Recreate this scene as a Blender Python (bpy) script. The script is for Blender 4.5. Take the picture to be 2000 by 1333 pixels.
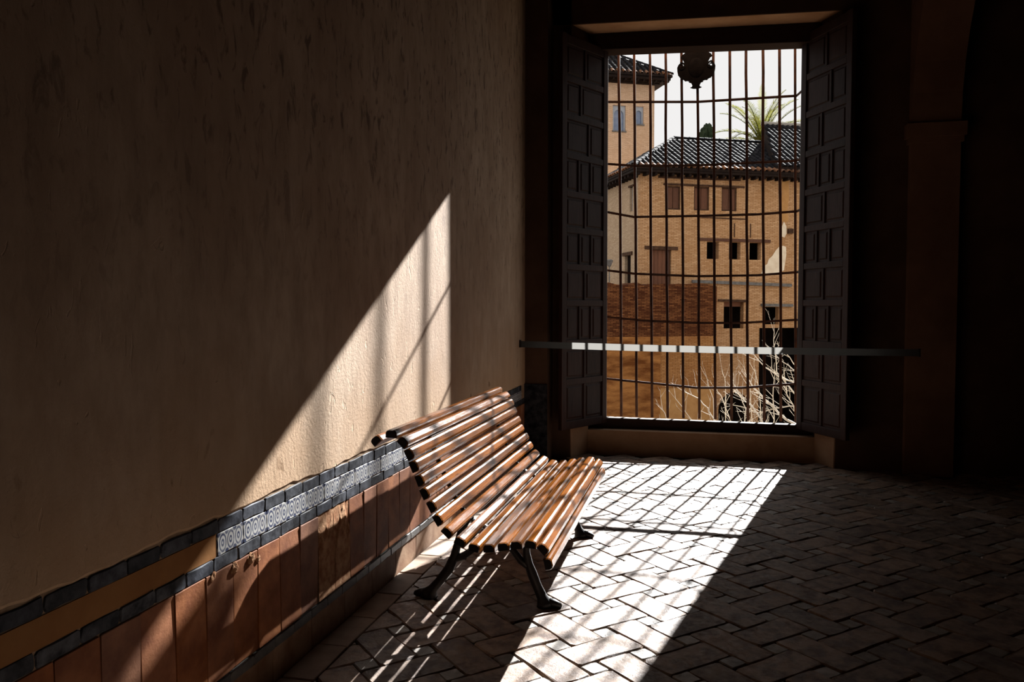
import bpy, bmesh, math, random
from mathutils import Vector, Matrix, noise

# ------------------------------------------------------------------ reset
for o in list(bpy.data.objects):
    bpy.data.objects.remove(o)
scene = bpy.context.scene
C = scene.collection
R = math.radians
random.seed(7)

# ------------------------------------------------------------------ camera, sky, sun, exposure
cam_data = bpy.data.cameras.new('camera')
cam_data.sensor_width = 36.0
cam_data.lens = 28.0
cam_data.clip_start = 0.05
cam_data.clip_end = 500
cam = bpy.data.objects.new('camera', cam_data)
C.objects.link(cam)
cam.location = (1.645, 0.0, 1.5)
cam.rotation_euler = (R(90 - 2.447), 0, R(13.225))
scene.camera = cam

world = bpy.data.worlds.new('sky')
scene.world = world
world.use_nodes = True
bg = world.node_tree.nodes['Background']
bg.inputs['Color'].default_value = (1.0, 0.985, 0.975, 1)
bg.inputs['Strength'].default_value = 0.89

SUN = Vector((0.23, 1.0, 0.575)).normalized()
sun_data = bpy.data.lights.new('sun', 'SUN')
sun_data.energy = 29.0
sun_data.angle = R(0.53)
sun_data.color = (1.0, 1.0, 0.99)
sun = bpy.data.objects.new('sun', sun_data)
C.objects.link(sun)
sun.rotation_euler = SUN.to_track_quat('Z', 'Y').to_euler()
sun.location = (10, 45, 30)

scene.view_settings.view_transform = 'Standard'
scene.view_settings.look = 'None'
scene.view_settings.exposure = 0.0
scene.view_settings.gamma = 1.0
scene.view_settings.use_curve_mapping = False


# ------------------------------------------------------------------ materials
def new_mat(name):
    m = bpy.data.materials.new(name)
    m.use_nodes = True
    nt = m.node_tree
    return m, nt, nt.nodes, nt.links, nt.nodes['Principled BSDF']


def mixc(N, L, fac, a, b, mode='MIX'):
    n = N.new('ShaderNodeMix')
    n.data_type = 'RGBA'
    n.blend_type = mode
    if isinstance(fac, (int, float)):
        n.inputs[0].default_value = fac
    else:
        L.new(fac, n.inputs[0])
    for k, v in ((6, a), (7, b)):
        if isinstance(v, tuple):
            n.inputs[k].default_value = (*v, 1)
        else:
            L.new(v, n.inputs[k])
    return n.outputs[2]


def ramp(N, L, src, a, b, lo=0.0, hi=1.0):
    n = N.new('ShaderNodeMapRange')
    n.inputs['From Min'].default_value = a
    n.inputs['From Max'].default_value = b
    n.inputs['To Min'].default_value = lo
    n.inputs['To Max'].default_value = hi
    L.new(src, n.inputs['Value'])
    return n.outputs['Result']


def coords(N, L, scale=(1, 1, 1), world_space=False):
    mp = N.new('ShaderNodeMapping')
    mp.inputs['Scale'].default_value = scale
    if world_space:
        g = N.new('ShaderNodeNewGeometry')
        L.new(g.outputs['Position'], mp.inputs['Vector'])
    else:
        t = N.new('ShaderNodeTexCoord')
        L.new(t.outputs['Object'], mp.inputs['Vector'])
    return mp.outputs['Vector']


def nz(N, L, vec, scale, detail=4, rough=0.6, dist=0.0):
    n = N.new('ShaderNodeTexNoise')
    n.inputs['Scale'].default_value = scale
    n.inputs['Detail'].default_value = detail
    n.inputs['Roughness'].default_value = rough
    n.inputs['Distortion'].default_value = dist
    L.new(vec, n.inputs['Vector'])
    return n.outputs['Fac']


def bump(N, L, B, h, strength, dist=0.01):
    b = N.new('ShaderNodeBump')
    b.inputs['Strength'].default_value = strength
    b.inputs['Distance'].default_value = dist
    L.new(h, b.inputs['Height'])
    L.new(b.outputs['Normal'], B.inputs['Normal'])


def simple(name, c1, c2, scale=6, rough=0.7, bs=0.2, bscale=40, bdist=0.004, stretch=(1, 1, 1), rand=0.0, ws=False,
           spec=0.5, metal=0.0, coat=0.0, lo=0.35, hi=0.65, rough2=None):
    m, nt, N, L, B = new_mat(name)
    v = coords(N, L, stretch, ws)
    if rand:
        oi = N.new('ShaderNodeObjectInfo')
        ad = N.new('ShaderNodeVectorMath')
        ad.operation = 'MULTIPLY_ADD'
        cb = N.new('ShaderNodeCombineXYZ')
        for k in range(3):
            L.new(oi.outputs['Random'], cb.inputs[k])
        L.new(cb.outputs[0], ad.inputs[0])
        ad.inputs[1].default_value = (37, 53, 71)
        L.new(v, ad.inputs[2])
        v = ad.outputs[0]
    f = nz(N, L, v, scale)
    col = mixc(N, L, ramp(N, L, f, lo, hi), c1, c2)
    if rand:
        hs = N.new('ShaderNodeHueSaturation')
        L.new(col, hs.inputs['Color'])
        L.new(ramp(N, L, oi.outputs['Random'], 0, 1, 1 - rand, 1 + rand), hs.inputs['Value'])
        mu = N.new('ShaderNodeMath')
        mu.operation = 'FRACT'
        m2 = N.new('ShaderNodeMath')
        m2.operation = 'MULTIPLY'
        m2.inputs[1].default_value = 17.37
        L.new(oi.outputs['Random'], m2.inputs[0])
        L.new(m2.outputs[0], mu.inputs[0])
        L.new(ramp(N, L, mu.outputs[0], 0, 1, 1 - rand * .6, 1 + rand * .6), hs.inputs['Saturation'])
        col = hs.outputs['Color']
    L.new(col, B.inputs['Base Color'])
    B.inputs['Roughness'].default_value = rough
    if rough2 is not None:
        L.new(ramp(N, L, nz(N, L, v, scale * 3), .3, .7, rough, rough2), B.inputs['Roughness'])
    B.inputs['Metallic'].default_value = metal
    B.inputs['Specular IOR Level'].default_value = spec
    B.inputs['Coat Weight'].default_value = coat
    B.inputs['Coat Roughness'].default_value = 0.25
    if bs:
        bump(N, L, B, nz(N, L, v, bscale, 6, 0.7), bs, bdist)
    return m


def plaster_mat():
    m, nt, N, L, B = new_mat('old_plaster')
    v = coords(N, L, (1, 1, 1), True)
    vs = coords(N, L, (1, 2.6, 1.0), True)
    big = nz(N, L, v, 1.1, 5, .6)
    col = mixc(N, L, ramp(N, L, big, .35, .68), (0.365, 0.250, 0.170), (0.49, 0.370, 0.270))
    streak = nz(N, L, vs, 3.2, 6, .65)
    col = mixc(N, L, ramp(N, L, streak, .40, .72, 0, .62), col, (0.25, 0.165, 0.108))
    # dark trickle marks and damp blots higher up the wall
    vb = coords(N, L, (1, 6.0, 2.2), True)
    blot = nz(N, L, vb, 3.4, 4, .6, .8)
    sep = N.new('ShaderNodeSeparateXYZ')
    L.new(v, sep.inputs[0])
    up = ramp(N, L, sep.outputs['Z'], 1.3, 2.4)
    bl = N.new('ShaderNodeMath')
    bl.operation = 'MULTIPLY'
    L.new(ramp(N, L, blot, .55, .66, 0, .7), bl.inputs[0])
    L.new(up, bl.inputs[1])
    col = mixc(N, L, bl.outputs[0], col, (0.085, 0.048, 0.034))
    # chipped brown spots low down
    vc = coords(N, L, (1, 1.6, 1), True)
    sp = nz(N, L, vc, 5.5, 2, .5)
    low = N.new('ShaderNodeMath')
    low.operation = 'MULTIPLY'
    L.new(ramp(N, L, sp, .675, .70), low.inputs[0])
    L.new(ramp(N, L, sep.outputs['Z'], 1.15, .85), low.inputs[1])
    low.use_clamp = True
    col = mixc(N, L, low.outputs[0], col, (0.09, 0.045, 0.022))
    # warmer, earthy tone just above the tiles
    wz = N.new('ShaderNodeMath')
    wz.operation = 'MULTIPLY_ADD'
    L.new(nz(N, L, v, 2.2, 4, .6), wz.inputs[0])
    wz.inputs[1].default_value = 1.1
    L.new(sep.outputs['Z'], wz.inputs[2])
    warm = ramp(N, L, wz.outputs[0], 1.9, 1.3, 0, .6)
    col = mixc(N, L, warm, col, (0.385, 0.245, 0.135))
    L.new(col, B.inputs['Base Color'])
    B.inputs['Roughness'].default_value = .85
    B.inputs['Specular IOR Level'].default_value = .2
    h = N.new('ShaderNodeMath')
    h.operation = 'MULTIPLY_ADD'
    L.new(nz(N, L, coords(N, L, (1, 3, .8), True), 9, 6, .65), h.inputs[0])
    h.inputs[1].default_value = .6
    L.new(nz(N, L, v, 55, 5, .7), h.inputs[2])
    h2 = N.new('ShaderNodeMath')
    h2.operation = 'MULTIPLY_ADD'
    cr = nz(N, L, coords(N, L, (1, 1.5, .6), True), 13, 3, .5, 1.0)
    L.new(ramp(N, L, cr, .66, .69, 0, -1), h2.inputs[0])
    h2.inputs[1].default_value = .9
    L.new(h.outputs[0], h2.inputs[2])
    bump(N, L, B, h2.outputs[0], .45, .006)
    return m


def brickwall_mat(name, ca, cb, mortar, stain, zfade=None):
    m, nt, N, L, B = new_mat(name)
    t = N.new('ShaderNodeTexCoord')
    sep = N.new('ShaderNodeSeparateXYZ')
    L.new(t.outputs['Object'], sep.inputs[0])
    ad = N.new('ShaderNodeMath')
    L.new(sep.outputs['X'], ad.inputs[0])
    L.new(sep.outputs['Y'], ad.inputs[1])
    cbx = N.new('ShaderNodeCombineXYZ')
    L.new(ad.outputs[0], cbx.inputs[0])
    L.new(sep.outputs['Z'], cbx.inputs[1])
    wob = N.new('ShaderNodeVectorMath')
    wob.operation = 'MULTIPLY_ADD'
    nn = N.new('ShaderNodeTexNoise')
    nn.inputs['Scale'].default_value = 1.5
    L.new(t.outputs['Object'], nn.inputs['Vector'])
    L.new(nn.outputs['Color'], wob.inputs[0])
    wob.inputs[1].default_value = (.12, .06, 0)
    L.new(cbx.outputs[0], wob.inputs[2])
    br = N.new('ShaderNodeTexBrick')
    br.inputs['Scale'].default_value = 1.0
    br.inputs['Brick Width'].default_value = .28
    br.inputs['Row Height'].default_value = .070
    br.inputs['Mortar Size'].default_value = .013
    br.inputs['Mortar Smooth'].default_value = .4
    br.inputs['Bias'].default_value = 0
    br.inputs['Color1'].default_value = (*ca, 1)
    br.inputs['Color2'].default_value = (*cb, 1)
    br.inputs['Mortar'].default_value = (*mortar, 1)
    L.new(wob.outputs[0], br.inputs['Vector'])
    big = nz(N, L, t.outputs['Object'], .55, 6, .65)
    col = mixc(N, L, ramp(N, L, big, .45, .75, 0, .7), br.outputs['Color'], stain)
    fine = nz(N, L, t.outputs['Object'], 9, 5, .7)
    col = mixc(N, L, ramp(N, L, fine, .5, .8, 0, .55), col, tuple(x * .45 for x in stain))
    L.new(col, B.inputs['Base Color'])
    B.inputs['Roughness'].default_value = .9
    B.inputs['Specular IOR Level'].default_value = .1
    bump(N, L, B, br.outputs['Fac'], -.6, .03)
    return m


def tilepattern_mat():
    # white glaze with blue interlaced rings, three across each tile
    m, nt, N, L, B = new_mat('blue_ring_glaze')
    t = N.new('ShaderNodeTexCoord')
    sep = N.new('ShaderNodeSeparateXYZ')
    L.new(t.outputs['Object'], sep.inputs[0])

    def mth(op, a, b=None, c=None):
        n = N.new('ShaderNodeMath')
        n.operation = op
        for k, x in enumerate((a, b, c)):
            if x is None:
                continue
            if isinstance(x, (int, float)):
                n.inputs[k].default_value = x
            else:
                L.new(x, n.inputs[k])
        return n.outputs[0]
    py = mth('PINGPONG', mth('ADD', sep.outputs['Y'], .525), .025)   # 0 .. .025 across half a ring
    dy = mth('SUBTRACT', .025, py)
    dz = mth('MULTIPLY', mth('ABSOLUTE', sep.outputs['Z']), .66)
    d = mth('SQRT', mth('ADD', mth('MULTIPLY', dy, dy), mth('MULTIPLY', dz, dz)))
    rg = mth('PINGPONG', d, .0065)
    ring = ramp(N, L, rg, .0028, .0045)
    dz2 = mth('SUBTRACT', mth('ABSOLUTE', sep.outputs['Z']), .036)
    d2 = mth('SQRT', mth('ADD', mth('MULTIPLY', py, py), mth('MULTIPLY', dz2, dz2)))
    dot = ramp(N, L, d2, .013, .009)
    f = mth('MAXIMUM', ring, dot)
    wear = nz(N, L, coords(N, L, (1, 1, 1), True), 24, 4, .7)
    f = mth('MULTIPLY', f, ramp(N, L, wear, .25, .5, .35, 1))
    col = mixc(N, L, f, (0.33, 0.325, 0.31), (0.022, 0.030, 0.070))
    col = mixc(N, L, ramp(N, L, nz(N, L, coords(N, L, (1, 1, 1), True), 9, 5), .5, .75, 0, .6), col, (0.13, 0.11, 0.09))
    L.new(col, B.inputs['Base Color'])
    B.inputs['Roughness'].default_value = .55
    B.inputs['Specular IOR Level'].default_value = .15
    bump(N, L, B, wear, .15, .004)
    return m


def wood_mat(name, c1, c2, c3, axis=1, rough=.35, coat=.3, rand=.25, spec=.35, bs=.12):
    m, nt, N, L, B = new_mat(name)
    st = [9.0, 9.0, 9.0]
    st[axis] = .55
    v = coords(N, L, tuple(st))
    oi = N.new('ShaderNodeObjectInfo')
    ad = N.new('ShaderNodeVectorMath')
    ad.operation = 'MULTIPLY_ADD'
    cb = N.new('ShaderNodeCombineXYZ')
    for k in range(3):
        L.new(oi.outputs['Random'], cb.inputs[k])
    L.new(cb.outputs[0], ad.inputs[0])
    ad.inputs[1].default_value = (31, 47, 59)
    L.new(v, ad.inputs[2])
    f = nz(N, L, ad.outputs[0], 3, 6, .7, 1.0)
    col = mixc(N, L, ramp(N, L, f, .3, .7), c1, c2)
    g = nz(N, L, ad.outputs[0], 14, 4, .7)
    col = mixc(N, L, ramp(N, L, g, .5, .7, 0, .8), col, c3)
    hs = N.new('ShaderNodeHueSaturation')
    L.new(col, hs.inputs['Color'])
    L.new(ramp(N, L, oi.outputs['Random'], 0, 1, 1 - rand, 1 + rand), hs.inputs['Value'])
    L.new(hs.outputs['Color'], B.inputs['Base Color'])
    L.new(ramp(N, L, g, .3, .7, rough - .03, rough + .08), B.inputs['Roughness'])
    B.inputs['Specular IOR Level'].default_value = spec
    B.inputs['Coat Weight'].default_value = coat
    B.inputs['Coat Roughness'].default_value = .22
    bump(N, L, B, g, bs, .002)
    return m


MAT = {}
MAT['plaster'] = plaster_mat()
MAT['dark_plaster'] = simple('shade_brown_plaster', (0.045, 0.024, 0.017), (0.075, 0.042, 0.028), 2, .9, .3, 30, .006, ws=True, spec=.1)  # room plaster darkened to brown; shade of the unlit walls is in the colour
MAT['arcade_plaster'] = simple('arcade_plaster', (0.125, 0.066, 0.042), (0.19, 0.108, 0.072), 2, .9, .3, 30, .006, ws=True, spec=.1)  # arcade's shade put into a dark brown version of the room plaster
MAT['far_plaster'] = simple('shaded_end_plaster', (0.060, 0.034, 0.022), (0.095, 0.056, 0.037), 2, .9, .3, 30, .006, ws=True, spec=.1)  # darker plaster copy; the end wall's shade is painted into it
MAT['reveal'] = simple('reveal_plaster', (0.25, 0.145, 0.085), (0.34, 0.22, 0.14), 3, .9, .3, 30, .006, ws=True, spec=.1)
MAT['soffit'] = simple('lit_soffit_plaster', (0.46, 0.27, 0.155), (0.58, 0.37, 0.23), 3, .9, .3, 30, .006, ws=True, spec=.1)  # lighter copy of the reveal plaster; brightness of the lit soffit is painted in
MAT['mortar'] = simple('lime_mortar', (0.22, 0.145, 0.09), (0.36, 0.265, 0.18), 14, .95, .4, 60, .005, ws=True, spec=.1)
MAT['joint'] = simple('floor_joint_dirt', (0.016, 0.010, 0.007), (0.05, 0.032, 0.022), 14, .95, .5, 60, .005, ws=True, spec=.05)
MAT['ochre'] = simple('ochre_limewash', (0.20, 0.085, 0.025), (0.26, 0.125, 0.044), 4, .85, .2, 40, .004, ws=True, spec=.1)
MAT['black_tile'] = simple('slate_blue_glaze', (0.008, 0.008, 0.011), (0.060, 0.064, 0.076), 16, .6, .3, 50, .004, rand=.35, spec=.07)
MAT['ledge_tile'] = simple('grey_ledge_glaze', (0.035, 0.032, 0.030), (0.085, 0.078, 0.07), 16, .5, .3, 50, .004, rand=.3, spec=.4)
MAT['ring_tile'] = tilepattern_mat()
MAT['terracotta'] = simple('terracotta_tile', (0.115, 0.034, 0.010), (0.225, 0.088, 0.036), 7, .75, .35, 45, .004, rand=.18, spec=.2)
MAT['broken_clay'] = simple('broken_clay', (0.20, 0.085, 0.04), (0.40, 0.235, 0.135), 20, .95, .6, 50, .01, ws=True, spec=.05)
MAT['skirting'] = simple('clay_skirting', (0.18, 0.092, 0.05), (0.29, 0.185, 0.115), 7, .8, .3, 45, .004, rand=.15, spec=.2)
MAT['floor_brick'] = simple('worn_floor_brick', (0.105, 0.067, 0.050), (0.240, 0.172, 0.128), 11, .36, .8, 48, .005, rand=.28, spec=.20, rough2=.7, lo=.38, hi=.58)
MAT['floor_square'] = simple('worn_small_tile', (0.14, 0.12, 0.105), (0.26, 0.232, 0.20), 12, .36, .5, 48, .005, rand=.3, spec=.20, rough2=.65)
MAT['slab'] = simple('kerb_stone', (0.19, 0.125, 0.085), (0.30, 0.22, 0.16), 6, .75, .35, 50, .005, rand=.15, spec=.3)
MAT['slat'] = wood_mat('varnished_slat', (0.060, 0.016, 0.002), (0.170, 0.053, 0.005), (0.020, 0.005, 0.0012), 1, .15, .0, .42, .2)
MAT['slat_end'] = simple('slat_end_shade', (0.004, 0.003, 0.004), (0.012, 0.008, 0.007), 30, .6, .2, 60, .002, spec=.1)  # near-black colour paints in the shade on the slat ends
MAT['black_iron'] = simple('matt_black_iron', (0.003, 0.0025, 0.003), (0.006, 0.005, 0.005), 20, .8, 0, spec=.05)
MAT['iron'] = simple('black_cast_iron', (0.010, 0.009, 0.010), (0.022, 0.018, 0.016), 20, .45, .2, 60, .002, metal=.3)
MAT['grille_iron'] = simple('rusty_grille_iron', (0.022, 0.008, 0.004), (0.060, 0.021, 0.008), 8, .6, .3, 60, .003, spec=.12, ws=True)
MAT['shutter'] = wood_mat('dark_shutter_wood', (0.022, 0.0095, 0.0075), (0.040, 0.018, 0.013), (0.010, 0.005, 0.004), 2, .5, 0, .2, .12)
MAT['frame_wood'] = wood_mat('dark_frame_wood', (0.018, 0.009, 0.007), (0.034, 0.017, 0.012), (0.010, 0.005, 0.004), 0, .6, 0, .2, .1)
MAT['sill_stone'] = simple('pale_sill_stone', (0.26, 0.23, 0.19), (0.36, 0.32, 0.27), 8, .8, .2, 50, .004)
MAT['ceiling'] = simple('dark_ceiling_boards', (0.014, 0.009, 0.007), (0.026, 0.016, 0.012), 4, .8, .2, 40, .004, stretch=(1, .1, 1))
# belt
m, nt, N, L, B = new_mat('white_webbing')
N.remove(B)
df = N.new('ShaderNodeBsdfDiffuse'); df.inputs['Color'].default_value = (.03, .029, .027, 1)
tl = N.new('ShaderNodeBsdfTranslucent'); tl.inputs['Color'].default_value = (.145, .140, .130, 1)
mx = N.new('ShaderNodeMixShader'); mx.inputs[0].default_value = .55
L.new(df.outputs[0], mx.inputs[1]); L.new(tl.outputs[0], mx.inputs[2])
L.new(mx.outputs[0], N['Material Output'].inputs['Surface'])
MAT['belt'] = m
# outside
MAT['house_brick'] = brickwall_mat('old_house_brick', (0.46, 0.25, 0.115), (0.66, 0.405, 0.215), (0.26, 0.135, 0.062), (0.38, 0.19, 0.075))
MAT['side_brick'] = brickwall_mat('light_greyed_side_brick', (0.44, 0.31, 0.20), (0.57, 0.43, 0.295), (0.31, 0.22, 0.14), (0.37, 0.255, 0.16))  # greyer copy of the house brick; the side's different light is in the colour
MAT['tower_brick'] = brickwall_mat('pale_tower_brick', (0.58, 0.385, 0.25), (0.72, 0.51, 0.355), (0.40, 0.26, 0.165), (0.54, 0.34, 0.205))
MAT['red_brick'] = brickwall_mat('dark_red_brick', (0.085, 0.025, 0.009), (0.26, 0.10, 0.035), (0.035, 0.011, 0.005), (0.055, 0.016, 0.007))
MAT['low_brick'] = brickwall_mat('tan_low_brick', (0.36, 0.16, 0.05), (0.50, 0.25, 0.095), (0.18, 0.075, 0.026), (0.28, 0.11, 0.036))
MAT['rammed'] = simple('rammed_earth', (0.15, 0.05, 0.014), (0.44, 0.19, 0.058), 1.6, .95, .6, 12, .05, stretch=(.5, .5, 1.6), spec=.05)
MAT['house_plaster'] = simple('ochre_wall_plaster', (0.42, 0.21, 0.075), (0.52, 0.28, 0.105), 2, .9, .1, spec=.1)
MAT['pale_patch'] = simple('pale_bare_plaster', (0.74, 0.60, 0.43), (0.86, 0.74, 0.56), 3, .9, .2, spec=.1)
MAT['roof_tile'] = simple('dark_mossy_roof_tile', (0.005, 0.005, 0.007), (0.022, 0.020, 0.021), 5, .72, .6, 30, .01, rand=.35, spec=.05, rough2=1.0)
MAT['roof_end'] = simple('clay_eave_tile', (0.13, 0.055, 0.026), (0.22, 0.11, 0.06), 5, .8, .3, 30, .01, rand=.3, spec=.2)
MAT['eave_wood'] = simple('dark_eave_wood', (0.010, 0.006, 0.005), (0.022, 0.013, 0.009), 6, .8, .1, spec=.1)
MAT['house_wood'] = wood_mat('brown_house_wood', (0.10, 0.035, 0.016), (0.17, 0.065, 0.028), (0.05, 0.02, 0.01), 2, .7, 0, .35)
MAT['lintel'] = simple('dark_lintel_wood', (0.045, 0.022, 0.013), (0.09, 0.045, 0.025), 6, .8, .1, spec=.1)
MAT['stone_ledge'] = simple('grey_stone_ledge', (0.12, 0.11, 0.10), (0.2, 0.185, 0.17), 6, .85, .2, spec=.1)
MAT['blue_glass'] = simple('blue_grey_window', (0.16, 0.20, 0.30), (0.22, 0.26, 0.36), 3, .3, 0)
MAT['blue_frame'] = simple('grey_window_frame', (0.30, 0.33, 0.38), (0.38, 0.40, 0.44), 3, .6, 0)
MAT['void'] = simple('interior_shade', (0.012, 0.008, 0.007), (0.02, 0.014, 0.011), 3, .95, 0, spec=0)  # near-black colour standing in for the darkness inside the house
MAT['ground'] = simple('courtyard_earth', (0.10, 0.07, 0.042), (0.15, 0.11, 0.07), .5, .95, .3, 5, .05, spec=.1)
MAT['hedge'] = simple('dark_hedge_leaf', (0.012, 0.018, 0.008), (0.03, 0.045, 0.016), 3, .8, .3, 20, .05, spec=.2)
MAT['bark_white'] = simple('pale_bare_bark', (0.50, 0.43, 0.33), (0.68, 0.61, 0.50), 9, .8, .2, 40, .004)
def leaf_mat(name, a, b):
    m, nt, N, L, B = new_mat(name)
    f = nz(N, L, coords(N, L, (1, 1, 1), True), 1.3)
    col = mixc(N, L, ramp(N, L, f, .35, .65), a, b)
    L.new(col, B.inputs['Base Color'])
    B.inputs['Roughness'].default_value = .7
    B.inputs['Specular IOR Level'].default_value = .1
    t_ = N.new('ShaderNodeBsdfTranslucent')
    L.new(col, t_.inputs['Color'])
    x_ = N.new('ShaderNodeMixShader')
    x_.inputs[0].default_value = .45
    L.new(B.outputs[0], x_.inputs[1]); L.new(t_.outputs[0], x_.inputs[2])
    L.new(x_.outputs[0], N['Material Output'].inputs['Surface'])
    return m


MAT['palm_leaf'] = leaf_mat('palm_leaf_green', (0.055, 0.064, 0.008), (0.155, 0.150, 0.024))
MAT['palm_dry'] = leaf_mat('palm_leaf_dry', (0.26, 0.14, 0.035), (0.34, 0.21, 0.07))
MAT['palm_trunk'] = simple('palm_trunk', (0.10, 0.07, 0.04), (0.2, 0.14, 0.08), 6, .9, .6, 12, .05)
MAT['cypress'] = simple('cypress_leaf', (0.012, 0.020, 0.010), (0.04, 0.055, 0.025), 5, .8, .6, 14, .06, spec=.1)


# ------------------------------------------------------------------ mesh helpers
class MB:
    def __init__(s):
        s.v = []
        s.f = []

    def add(s, vs, fs):
        o = len(s.v)
        s.v += [tuple(p) for p in vs]
        s.f += [tuple(i + o for i in f) for f in fs]

    def box(s, x0, x1, y0, y1, z0, z1):
        s.add([(x0, y0, z0), (x1, y0, z0), (x1, y1, z0), (x0, y1, z0), (x0, y0, z1), (x1, y0, z1), (x1, y1, z1), (x0, y1, z1)],
              [(0, 3, 2, 1), (4, 5, 6, 7), (0, 1, 5, 4), (1, 2, 6, 5), (2, 3, 7, 6), (3, 0, 4, 7)])

    def prism(s, pts, z0, z1):
        # pts: plan polygon, counter-clockwise seen from above; z1 may be a function of (x, y)
        n = len(pts)
        zt = z1 if callable(z1) else (lambda x, y: z1)
        zb = z0 if callable(z0) else (lambda x, y: z0)
        s.add([(x, y, zb(x, y)) for x, y in pts] + [(x, y, zt(x, y)) for x, y in pts],
              [tuple(range(n - 1, -1, -1)), tuple(range(n, 2 * n))] + [(i, (i + 1) % n, n + (i + 1) % n, n + i) for i in range(n)])

    def extrude(s, pts, axis, a, b):
        # polygon in the plane perpendicular to axis; pts are the two other coordinates in order
        n = len(pts)

        def P(p, t):
            q = list(p)
            q.insert(axis, t)
            return tuple(q)
        s.add([P(p, a) for p in pts] + [P(p, b) for p in pts],
              [tuple(range(n - 1, -1, -1)), tuple(range(n, 2 * n))] + [(i, (i + 1) % n, n + (i + 1) % n, n + i) for i in range(n)])

    def tube(s, pts, rad, sides=6, caps=True, flat=None):
        pts = [Vector(p) for p in pts]
        n = len(pts)
        if isinstance(rad, (int, float)):
            rad = [rad] * n
        ref = None
        vs = []
        for i, p in enumerate(pts):
            t = (pts[min(i + 1, n - 1)] - pts[max(i - 1, 0)])
            if t.length < 1e-9:
                t = Vector((0, 0, 1))
            t.normalize()
            if ref is None:
                ref = Vector(flat) if flat else (Vector((0, 0, 1)) if abs(t.z) < .9 else Vector((1, 0, 0)))
            a = (ref - t * ref.dot(t)).normalized()
            if not flat:
                ref = a
            b = t.cross(a)
            r = rad[i]
            ra, rb = r if isinstance(r, tuple) else (r, r)
            for k in range(sides):
                an = 2 * math.pi * (k + .5) / sides
                vs.append(p + a * math.cos(an) * ra + b * math.sin(an) * rb)
        fs = [(i * sides + k, i * sides + (k + 1) % sides, (i + 1) * sides + (k + 1) % sides, (i + 1) * sides + k)
              for i in range(n - 1) for k in range(sides)]
        if caps:
            fs.append(tuple(range(sides - 1, -1, -1)))
            fs.append(tuple((n - 1) * sides + k for k in range(sides)))
        s.add(vs, fs)

    def mesh(s, name, smooth=False):
        me = bpy.data.meshes.new(name)
        me.from_pydata(s.v, [], s.f)
        bm = bmesh.new()
        bm.from_mesh(me)
        bmesh.ops.recalc_face_normals(bm, faces=bm.faces)
        bm.to_mesh(me)
        bm.free()
        if smooth:
            for p in me.polygons:
                p.use_smooth = True
        return me

    def build(s, name, mat, parent=None, smooth=False, bevel=0.0):
        me = s.mesh(name, smooth)
        me.materials.append(MAT[mat])
        o = bpy.data.objects.new(name, me)
        C.objects.link(o)
        if parent:
            o.parent = parent
        if bevel:
            b = o.modifiers.new('bevel', 'BEVEL')
            b.width = bevel
            b.segments = 2
            b.limit_method = 'ANGLE'
        return o


def put(name, mesh, parent, loc=(0, 0, 0), rot=(0, 0, 0), scale=(1, 1, 1)):
    o = bpy.data.objects.new(name, mesh)
    C.objects.link(o)
    o.parent = parent
    o.location = loc
    o.rotation_euler = rot
    o.scale = scale
    return o


def empty(name, loc=(0, 0, 0), rz=0):
    o = bpy.data.objects.new(name, None)
    o.empty_display_size = .2
    C.objects.link(o)
    o.location = loc
    o.rotation_euler = (0, 0, rz)
    return o


def tag(o, label, cat=None, group=None, kind=None):
    o['label'] = label
    if cat:
        o['category'] = cat
    if group:
        o['group'] = group
    if kind:
        o['kind'] = kind
    return o


def piece(mat, w, d, h, jit=.004, bev=.004, seed=0, rough=0):
    """a slab with worn outline: w along x, d along y, top at z=0, depth h"""
    rnd = random.Random(seed)
    a, b = w / 2, d / 2
    out = []
    for (x0, y0), (x1, y1) in (((-a, -b), (a, -b)), ((a, -b), (a, b)), ((a, b), (-a, b)), ((-a, b), (-a, -b))):
        cut = rnd.uniform(.3, 1.0) * bev * 1.6
        ln = math.hypot(x1 - x0, y1 - y0)
        ux, uy = (x1 - x0) / ln, (y1 - y0) / ln
        for tt in (cut, ln * rnd.uniform(.35, .65), ln - cut):
            j = rnd.uniform(-jit, 0)
            out.append((x0 + ux * tt - uy * j * -1 * -1, y0 + uy * tt + ux * j * -1 * -1))
    n = len(out)
    vs, fs = [], []
    for x, y in out:
        vs.append((x, y, -h))
    for x, y in out:
        vs.append((x, y, -bev))
    for x, y in out:
        k = 1 - bev / max(abs(x), abs(y), .02)
        vs.append((x * k, y * k, rnd.uniform(-rough, rough)))
    for i in range(n):
        j = (i + 1) % n
        fs.append((i, j, n + j, n + i))
        fs.append((n + i, n + j, 2 * n + j, 2 * n + i))
    fs.append(tuple(range(2 * n, 3 * n)))
    fs.append(tuple(range(n - 1, -1, -1)))
    mb = MB()
    mb.add(vs, fs)
    me = mb.mesh('piece')
    me.materials.append(MAT[mat])
    return me


# ------------------------------------------------------------------ room shell
ZC = 5.3
YB = -4.0
mb = MB(); mb.box(-.4, 7.0, YB - .3, 8.35, -.2, -.022)
floor = tag(mb.build('floor', 'joint'), 'old brick floor laid in a diagonal weave with dark joints', kind='structure')

mb = MB(); mb.box(-.4, -.0045, YB - .3, 7.55, -.2, ZC)
wall_left = tag(mb.build('wall_left', 'mortar'), 'long plastered wall with a tiled dado behind the bench', kind='structure')

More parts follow.
